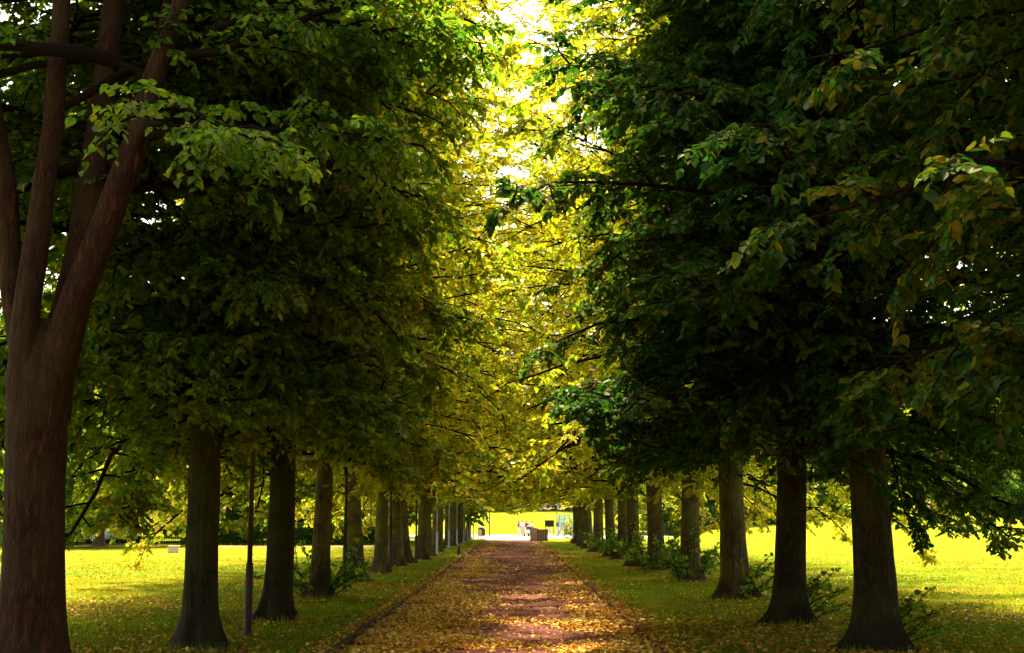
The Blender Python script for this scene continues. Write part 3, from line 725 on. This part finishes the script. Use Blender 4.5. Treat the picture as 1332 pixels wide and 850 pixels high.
leaf_mass('shrub_border', [(47.5, 90, 143, 147, 3.0)], 20000, .26, 4, LEAF_DARK, 'dark green shrubs along the far edge of right lawn, right of flared trunk', 'shrubs')
leaf_mass('shrub_border', [(-34, 36, 234, 239, 5.5)], 26000, .35, 6, LEAF_FAR, 'low russet shrubs under the trees at the top of the rise', 'shrubs')

# ------------------------------------------------------------------ street furniture
def lamp_proto(mat):
    e = empty('lamp_post')
    b = MB(); b.tube([(0, 0, -.1), (0, 0, .06), (0, 0, .07), (0, 0, .95), (0, 0, 1.02), (0, 0, 1.06)], [.072, .072, .060, .057, .057, .042], 18); b.build('base', mat, e, True)
    d = MB(); d.box((0, -.056, .5), (.05, .012, .42)); d.build('access_door', mat, e, bevel=.003)
    s = MB(); s.tube([(0, 0, 1.05), (0, 0, 3.2), (0, 0, 5.0)], [.038, .034, .028], 14); s.build('shaft', mat, e, True)
    c = MB(); c.tube([(0, 0, 1.02), (0, 0, 1.10)], [.052, .052], 14); c.build('collar', mat, e, True); c = MB(); c.tube([(0, 0, 4.95), (0, 0, 5.02)], [.045, .06], 12); c.build('lantern_holder', mat, e, True)
    g = MB(); g.tube([(0, 0, 5.02), (0, 0, 5.15), (0, 0, 5.38)], [.07, .13, .15], 14); g.build('lantern', GLASSY, e, True)
    t = MB(); t.tube([(0, 0, 5.38), (0, 0, 5.41), (0, 0, 5.5), (0, 0, 5.53)], [.2, .19, .06, .01], 14); t.build('lantern_cap', mat, e, True)
    return e
lampsD = [(330, 828), (452, 770), (510, 745), (543, 733)]
lampsL = [(-3.85, 66), (-3.95, 80), (-3.9, 90), (-3.75, 98), (-3.7, 104), (-3.65, 110), (-3.6, 117)]
LG = 'lamp posts along the left side of the path'
A = lamp_proto(POSTM)
lw = ['nearest lamp post, brown with thick base, left of the path', 'second lamp post from the viewer, brown, left of the path', 'third lamp post from the viewer, left of the path', 'fourth lamp post from the viewer, left of the path']
for i, (px, py) in enumerate(lampsD):
    x, y = ground_at(px, py); o = A if i == 0 else copy_tree(A); o.location = (x, y, gz(x, y)); o.rotation_euler.z = .3 * i; tag(o, lw[i], 'lamp post', LG)
B = lamp_proto(POST_LIT)
for i, (x, y) in enumerate(lampsL):
    o = B if i == 0 else copy_tree(B); o.location = (x, y, gz(x, y)); tag(o, 'distant lamp post lit pale among the left trunks, %s of seven from the viewer' % ORD[i], 'lamp post', LG)
def at(px, Yd, z=0.0): return ((px - VPX) / F * Yd, Yd)
# bollard
x, y = ground_at(598, 722)
e = empty('bollard', (x, y, gz(x, y) - .03)); m = MB(); m.tube([(0, 0, -.1), (0, 0, .05), (0, 0, .40), (0, 0, .44), (0, 0, .46)], [.075, .07, .068, .05, .02], 16); m.build('post', IRON, e, True)
m = MB(); m.tube([(0, 0, .34), (0, 0, .37)], [.074, .074], 16); m.build('band', WOOD, e, True)
tag(e, 'short dark bollard standing in the grass left of the path', 'bollard')
# litter bin
x, y = ground_at(626.5, 701.5)
e = empty('litter_bin', (x, y, .03)); m = MB(); m.box((0, 0, .62), (.62, .5, .72)); m.build('bin_body', simple('pale_bin', (.62, .60, .62), .5), e, bevel=.05)
m = MB(); m.box((0, 0, 1.03), (.66, .54, .1), 0, .8); m.build('lid', WHITE, e, bevel=.02)
m = MB(); m.box((.2, -.255, .6), (.30, .02, .55)); m.build('door', WOOD, e, bevel=.005)
m = MB(); m.box((.0, -.262, .9), (.34, .02, .12)); m.build('opening', IRON, e)
m = MB(); m.box((.25, -.15, .14), (.07, .07, .34)); m.box((-.25, -.15, .14), (.07, .07, .34)); m.box((0, .15, .14), (.07, .07, .34)); m.build('legs', IRON, e)
tag(e, 'pale litter bin with dark door standing at the left of the path end', 'litter bin')
# slim dark pole left of the far end
x, y = at(637, 138); e = empty('signal_pole', (x, y, 0)); m = MB(); m.tube([(0, 0, -.05), (0, 0, 4.4)], [.06, .04], 10); m.build('shaft', IRON, e, True)
m = MB(); m.tube([(0, 0, 4.4), (.3, 0, 4.6), (.75, 0, 4.62)], [.035, .03, .03], 8); m.box((.85, 0, 4.6), (.4, .16, .09)); m.build('lamp_head', IRON, e)
tag(e, 'slim dark pole on the lawn edge just left of the path end', 'pole')
# slatted enclosure at the right of the path end
x, y = at(700.5, 106); e = empty('slatted_enclosure', (x, y, 0)); e.rotation_euler.z = .0
m = MB()
for i in range(7):
    t = i / 6; m.box((-.66 + .52 * t, -.55 * t + .25, .54 + .06 * (1 - t)), (.085, .03, 1.02 + .12 * (1 - t)), -.8)
for i in range(4): m.box((-.68, .3 + .1 * i, .56), (.03, .085, 1.05))
m.build('side_slats', GREYW, e)
m = MB()
for i in range(5): m.box((.28, -.33, .1 + .19 * i), (.78, .03, .182))
m.build('front_planks', simple('weathered_planks', (.22, .15, .15), .8, 0, .25, 8, .3), e)
m = MB()
for px_, py_ in ((-.11, -.34), (.68, -.34), (.68, .45), (-.66, .6)): m.box((px_, py_, .5), (.07, .07, 1.02))
m.build('corner_posts', WOOD, e)
m = MB()
for i in range(5): m.box((.70, .06, .1 + .19 * i), (.03, .72, .182))
for i in range(5): m.box((.0, .52, .1 + .19 * i), (1.3, .03, .182))
m.build('back_planks', GREYW, e)
tag(e, 'grey and brown slatted bin enclosure at the right edge of the path end', 'enclosure')
# swing: black frame with dark top board, thin outer frame, a child on the seat
x, y = at(714.2, 120); e = empty('swing', (x, y, 0))
m = MB()
for s_ in (-.38, .38): m.box((s_, 0, .8), (.06, .06, 1.62))
m.build('posts', IRON, e)
m = MB(); m.box((0, .06, 1.35), (.82, .04, .55)); m.build('top_board', IRON, e)
m = MB(); m.box((0, 0, 1.63), (.86, .1, .05)); m.build('crossbar', IRON, e)
m = MB(); m.box((0, -.1, .50), (.42, .2, .04)); m.build('seat', WOOD, e)
m = MB()
for s_ in (-.2, .2): m.tube([(s_, -.1, .52), (s_, 0, 1.62)], .008, 6)
m.build('chains', IRON, e)
tag(e, 'black framed swing with dark top board past the path end', 'swing')
x, y = at(715.5, 124); e = empty('goal_frame', (x, y, 0)); m = MB()
for s_ in (-.62, .62): m.tube([(s_, 0, 0), (s_, 0, 2.03)], .025, 8)
m.tube([(-.64, 0, 2.03), (.64, 0, 2.03)], .025, 8); m.build('tubes', simple('olive_tube', (.2, .2, .12)), e)
m = MB(); m.tube([(.62, .1, 0), (.62, .1, 3.1)], .035, 8); m.build('mast', IRON, e)
m = MB(); m.tube([(-.62, 0, .02), (-.62, .7, .02), (.62, .7, .02), (.62, 0, .02)], .02, 6); m.build('ground_tube', IRON, e)
tag(e, 'thin tubular frame standing around behind the black swing', 'frame')
# climbing frame, blue
BLUE = simple('blue_paint', (.10, .28, .5), .4); PALEG = simple('pale_green_mesh', (.45, .6, .45), .6)
x, y = at(737, 133); e = empty('climbing_frame', (x, y, 0)); m = MB()
for s_ in (-.9, -.3, .3, .9):
    for t_ in (-.4, .4): m.tube([(s_, t_, 0), (s_ * .85, t_ * .7, 2.3)], .035, 8)
m.build('uprights', BLUE, e)
m = MB()
for k_ in range(6):
    for t_ in (-.4, .4): m.tube([(-.88, t_, .3 + k_ * .36), (.88, t_, .3 + k_ * .36)], .018, 6)
m.tube([(-.9, -.42, .2), (0, -.35, 2.2), (.9, -.42, .3)], .05, 8); m.build('rungs', BLUE, e)
m = MB(); m.box((0, 0, 1.1), (1.6, .5, .05)); m.box((-.6, .35, 1.6), (.5, .04, .9)); m.build('platform', PALEG, e)
m = MB(); m.box((.5, -.8, .5), (.45, 1.5, .04)); m.build('slide', simple('red_paint', (.55, .06, .03), .4), e)
tag(e, 'blue climbing frame beside the right-hand trunks past the path end', 'climbing frame')
# playground railing
x0 = at(722, 142)[0]; e = empty('playground_fence', (x0, 142, 0)); m = MB()
for i in range(56): m.box((i * .16, 0, .6), (.03, .03, 1.2))
m.build('bars', PALEG, e)
m = MB(); m.box((4.4, 0, 1.12), (8.9, .04, .05)); m.box((4.4, 0, .12), (8.9, .04, .05)); m.build('rails', PALEG, e)
tag(e, 'pale green playground railing behind the play equipment', 'railing')
# iron railings, gate piers and a parked pale car past the left lawn
e = empty('iron_railings', (-29.4, 89, 0)); m = MB()
for i in range(60): m.tube([(i * .12, 0, 0), (i * .12, 0, 1.3), (i * .12, 0, 1.42)], [.014, .014, .002], 6)
m.build('bars', IRON, e)
m = MB()
for i in range(5): m.box((i * 1.77, 0, .75), (.09, .09, 1.55))
m.build('posts', IRON, e)
m = MB(); m.box((3.55, 0, .2), (7.1, .04, .05)); m.box((3.55, 0, 1.2), (7.1, .04, .05)); m.build('rails', IRON, e)
tag(e, 'black iron railings between the two hedges past the left lawn', 'railings')
def car(x, y, rz, mat, label):
    e = empty('parked_car', (x, y, 0), rz)
    prof = [(-2.1, .35), (-2.15, .75), (-1.95, .95), (-1.35, 1.02), (-.75, 1.42), (.6, 1.46), (1.35, 1.05), (2.05, .92), (2.15, .6), (2.1, .35)]
    n = len(prof); V = []
    for sy, k_ in ((-.84, 1), (.84, 1)):
        for a_, b_ in prof:
            ins = .14 if b_ > 1.1 else 0
            V.append((a_, sy - math.copysign(ins, sy), b_))
    Fc = [tuple(range(n)), tuple(range(2 * n - 1, n - 1, -1))] + [(i, n + i, n + (i + 1) % n, (i + 1) % n) for i in range(n)]
    m = MB(); m.add(V, Fc); m.build('body', mat, e, bevel=.06)
    g = MB()
    for sy in (-1, 1):
        g.add([(-1.15, sy * .83, 1.05), (-.72, sy * .735, 1.36), (.55, sy * .735, 1.4), (1.1, sy * .83, 1.07)], [(0, 1, 2, 3) if sy > 0 else (3, 2, 1, 0)])
    g.build('side_window', simple('dark_glass', (.03, .035, .04), .1), e)
    for wx in (-1.35, 1.35):
        for sy in (-.8, .8):
            w = MB(); w.tube([(wx, sy - .1, .32), (wx, sy + .1, .32)], .32, 20); wo = w.build('wheel', IRON, e, True)
            h = MB(); h.tube([(wx, sy - .11, .32), (wx, sy + .11, .32)], .17, 12); h.build('rim', GREYW, wo)
    tag(e, label, 'car')
car(at(142, 95)[0], 95.5, R(88), WHITE, 'white parked car seen end-on behind the railings just right of the pale trunk')
car(at(158.5, 95)[0], 96.5, R(92), simple('pale_silver_paint', (.62, .56, .56), .35, .2), 'pale silver parked car seen end-on behind the railings, right of the white one')

# small pale block on the left lawn
x, y = ground_at(231, 719.5); e = empty('stone_block', (x, y, gz(x, y) - .02)); m = MB(); m.box((0, 0, .16), (.55, .35, .34), .15, .92); m.build('block', simple('pale_stone', (.6, .5, .4), .8, 0, .15, 8, .3), e, bevel=.03)
m = MB(); m.box((.05, 0, .355), (.6, .4, .07), .15); m.build('cap_slab', simple('pinkish_stone', (.62, .42, .36), .8), e, bevel=.015)
tag(e, 'small pale stone block on the far left lawn', 'stone block')

# ------------------------------------------------------------------ people
def skinned(name, pts, edges, rad, mat, parent, sub=2):
    me = bpy.data.meshes.new(name); me.from_pydata(pts, edges, []); me.update(); me.materials.append(mat)
    o = link(name, me, None, parent)
    s = o.modifiers.new('skin', 'SKIN'); s.use_smooth_shade = True
    for v, q in zip(me.skin_vertices[0].data, rad): v.radius = q if isinstance(q, tuple) else (q, q)
    me.skin_vertices[0].data[0].use_root = True
    b = o.modifiers.new('sub', 'SUBSURF'); b.levels = sub; b.render_levels = sub
    return o
def person(x, y, rz, H, top, bottom, label, cat='person', hair=HAIR, stride=.12, pose='stand', z=0.0, long=False, arm=0.0, shoes=IRON):
    s = H / 1.72; e = empty('person', (x, y, hz(x, y) + z + .0), rz); e.scale = (s,) * 3
    if pose == 'sit':
        hipz = .08; kn = ((-.1, -.40, .10), (.1, -.42, .12)); ft = ((-.1, -.50, -.28), (.1, -.56, -.22))
    else:
        hipz = .92; kn = ((-.1, -stride, .49), (.1, stride * .5, .49)); ft = ((-.1, -stride * 1.1, .09), (.1, stride * 1.4, .09))
    c = hipz
    P = [(0, 0, c), (0, 0, c + .22), (0, .0, c + .42), (0, .01, c + .53), (0, -.01, c + .62), (0, -.02, c + .72), (0, -.015, c + .78)]
    rad = [(.15, .11), (.13, .095), (.17, .11), (.06, .06), (.07, .08), (.078, .095), (.05, .06)]
    E = [(i, i + 1) for i in range(6)]
    hands = []
    for sx, k_ in ((-1, 0), (1, 1)):
        b = len(P)
        el = (sx * .25, -.02 - arm * .1, c + .17 + arm * .05); ha = (sx * (.26 - arm * .1), -.10 - arm * .28, c - .06 + arm * .22)
        P += [(sx * .19, 0, c + .43), el, ha, (ha[0], ha[1] - .02, ha[2] - .09)]
        rad += [.052, .038, .027, .03]; E += [(2, b), (b, b + 1), (b + 1, b + 2), (b + 2, b + 3)]
        hands.append((b, el, ha))
    for k_ in (0, 1):
        sx = -1 if k_ == 0 else 1; b = len(P); q = kn[k_]; f = ft[k_]
        P += [(sx * .1, 0, c - .04), q, f, (f[0], f[1] - .15, f[2] - .04)]
        rad += [.085, .055, .04, .035]; E += [(0, b), (b, b + 1), (b + 1, b + 2), (b + 2, b + 3)]
    skinned('body', P, E, rad, SKIN, e)
    # shirt with sleeves
    P2 = [(0, 0, c - .02), (0, 0, c + .2), (0, 0, c + .42), (0, 0, c + .49)]; r2 = [(.175, .135), (.16, .12), (.19, .125), (.09, .08)]; E2 = [(0, 1), (1, 2), (2, 3)]
    for b, el, ha in hands:
        k_ = len(P2); P2 += [P[b], el, tuple(.5 * (np.array(el) + np.array(ha)))]; r2 += [.075, .056, .05]; E2 += [(2, k_), (k_, k_ + 1), (k_ + 1, k_ + 2)]
    skinned('shirt', P2, E2, r2, top, e)
    P3 = [(0, 0, c)]; r3 = [(.17, .13)]; E3 = []
    for k_ in (0, 1):
        sx = -1 if k_ == 0 else 1; b = len(P3); f = ft[k_]
        P3 += [(sx * .1, 0, c - .06), kn[k_], (f[0], f[1], f[2] + .04)]; r3 += [.105, .075, .06]; E3 += [(0, b), (b, b + 1), (b + 1, b + 2)]
    skinned('trousers', P3, E3, r3, bottom, e)
    P4 = [(0, .0, c + .80), (0, .045, c + .74), (0, .06, c + .64)] + ([(0, .075, c + .5)] if long else []); r4 = [(.085, .09), (.092, .07), (.075, .05)] + ([(.08, .04)] if long else [])
    skinned('hair', P4, [(i, i + 1) for i in range(len(P4) - 1)], r4, hair, e)
    for k_ in (0, 1):
        f = ft[k_]; skinned('shoe', [(f[0], f[1] + .03, f[2] - .04), (f[0], f[1] - .08, f[2] - .045), (f[0], f[1] - .18, f[2] - .05)], [(0, 1), (1, 2)], [.045, .045, .035], shoes, e, 1)
    # face: nose, eyes, ears
    f = MB(); f.tube([(0, -.10, c + .70), (0, -.128, c + .675)], [.008, .014], 6); f.build('nose', SKIN, e, True)
    f = MB()
    for sx in (-1, 1): f.tube([(sx * .032, -.095, c + .715), (sx * .032, -.108, c + .715)], [.011, .008], 8)
    f.build('eyes', IRON, e, True)
    tag(e, label, cat, 'people at the end of the path')
W = cloth((.8, .78, .8)); PURP = cloth((.12, .03, .12)); PALEB = cloth((.5, .65, .75)); RED = cloth((.6, .08, .04)); NAVY = cloth((.02, .06, .16)); YEL = cloth((.6, .5, .1)); GREY = cloth((.45, .45, .5)); BLK = cloth((.05, .04, .05))
Yp = 141.0
def pp(px, Yd): return at(px, Yd)
person(*pp(675.5, 141), .9, 1.62, PURP, W, 'person in dark purple top at the left of the standing group', long=True)
person(*pp(679, 139), .3, 1.72, W, GREY, 'tall person in white shirt and grey trousers, second in the standing group')
person(*pp(681.5, 137), .2, .95, YEL, YEL, 'small child in yellow standing in the middle of the group', hair=simple('brown_hair', (.25, .12, .05)))
person(*pp(684.5, 140), -.5, 1.62, PURP, W, 'person with dark hair and maroon top in the middle of the group', long=True, arm=.6)
person(*pp(688, 138), -.6, 1.35, W, BLK, 'person in white bending forward beside a pushchair', arm=1.0)
person(*pp(691.5, 142), -1.0, 1.6, PALEB, GREY, 'person in pale blue top at the right of the standing group', arm=.4)
person(*pp(714.5, 119.85), 0, 1.25, W, W, 'child in white sitting on the black framed swing', pose='sit', z=.47, arm=.8)
person(*pp(725.5, 139), .3, 1.72, NAVY, W, 'person in navy top and white trousers right of the swing', arm=.5)
person(*pp(735, 126), .8, 1.25, RED, BLUE, 'child in red top running beside the climbing frame', stride=.25, arm=.6)
person(*pp(759.5, 139), .0, 1.65, RED, W, 'person in red top and white trousers between the right-hand trunks', arm=.3)
# pushchair
x, y = pp(687, 136); e = empty('pushchair', (x, y, 0), -.6); m = MB()
m.box((0, 0, .5), (.42, .62, .3), 0, 1.15); m.build('seat', W, e, bevel=.05)
m = MB(); m.tube([(-.2, .3, .6), (-.2, .6, 1.0), (.2, .6, 1.0), (.2, .3, .6)], .015, 6); m.tube([(-.22, -.3, .18), (-.2, .3, .6)], .015, 6); m.tube([(.22, -.3, .18), (.2, .3, .6)], .015, 6); m.tube([(-.22, .35, .18), (-.2, -.2, .5)], .015, 6); m.tube([(.22, .35, .18), (.2, -.2, .5)], .015, 6); m.build('frame', IRON, e)
m = MB(); m.tube([(-.22, .05, .62), (-.2, .12, .9), (.2, .12, .9), (.22, .05, .62)], [.1, .14, .14, .1], 8); m.build('hood', BLK, e, True)
for sx in (-.23, .23):
    for sy in (-.3, .35):
        w = MB(); w.tube([(sx - .02, sy, .14), (sx + .02, sy, .14)], .14, 16); w.build('wheel', IRON, e, True)
tag(e, 'pushchair with white seat and dark hood in front of the group', 'pushchair')

# ------------------------------------------------------------------ light, sky, camera
SUN_A, SUN_E = 4.0, 60.0      # degrees to the left of straight ahead, elevation
w = bpy.data.worlds.new('World'); sc.world = w; w.use_nodes = True; nt = w.node_tree; nt.nodes.clear()
out = nt.nodes.new('ShaderNodeOutputWorld'); bg = nt.nodes.new('ShaderNodeBackground'); sky = nt.nodes.new('ShaderNodeTexSky')
sky.sky_type = 'NISHITA'; sky.sun_disc = False; sky.sun_elevation = R(SUN_E); sky.sun_rotation = R(-SUN_A); sky.air_density = 1.0; sky.dust_density = 4.0; sky.ozone_density = .6
nt.links.new(mixc(nt, 1.0, sky.outputs[0], (1.0, .92, .74), 'MULTIPLY'), bg.inputs[0]); bg.inputs[1].default_value = .125; nt.links.new(bg.outputs[0], out.inputs[0])
sl = bpy.data.lights.new('sun', 'SUN'); sl.energy = 3.9; sl.angle = R(3.0); sl.color = (1, .83, .54)
so = bpy.data.objects.new('sun', sl); col.objects.link(so)
d = Vector((-math.cos(R(SUN_E)) * math.sin(R(SUN_A)), math.cos(R(SUN_E)) * math.cos(R(SUN_A)), math.sin(R(SUN_E))))
so.rotation_euler = d.to_track_quat('Z', 'Y').to_euler(); so.location = (-20, 30, 40)
cam = bpy.data.cameras.new('camera'); co = bpy.data.objects.new('camera', cam); col.objects.link(co)
cam.sensor_width = 36; cam.lens = F / 1332 * 36; cam.clip_end = 4000; cam.clip_start = .1
co.location = (0, 0, CAMH); co.rotation_euler = (R(90) + math.atan(250 / F), 0, R(.1))
sc.camera = co
sc.view_settings.view_transform = 'Standard'; sc.view_settings.look = 'None'; sc.view_settings.gamma = 1; sc.view_settings.use_curve_mapping = False
sc.view_settings.exposure = 2.5
sc.render.engine = 'CYCLES'; c = sc.cycles
c.use_denoising = True; c.max_bounces = 5; c.diffuse_bounces = 3; c.glossy_bounces = 2; c.transmission_bounces = 4; c.transparent_max_bounces = 4
c.use_adaptive_sampling = True; c.adaptive_threshold = .04; c.caustics_reflective = False; c.caustics_refractive = False
c.sample_clamp_indirect = 6
sc.render.film_transparent = False
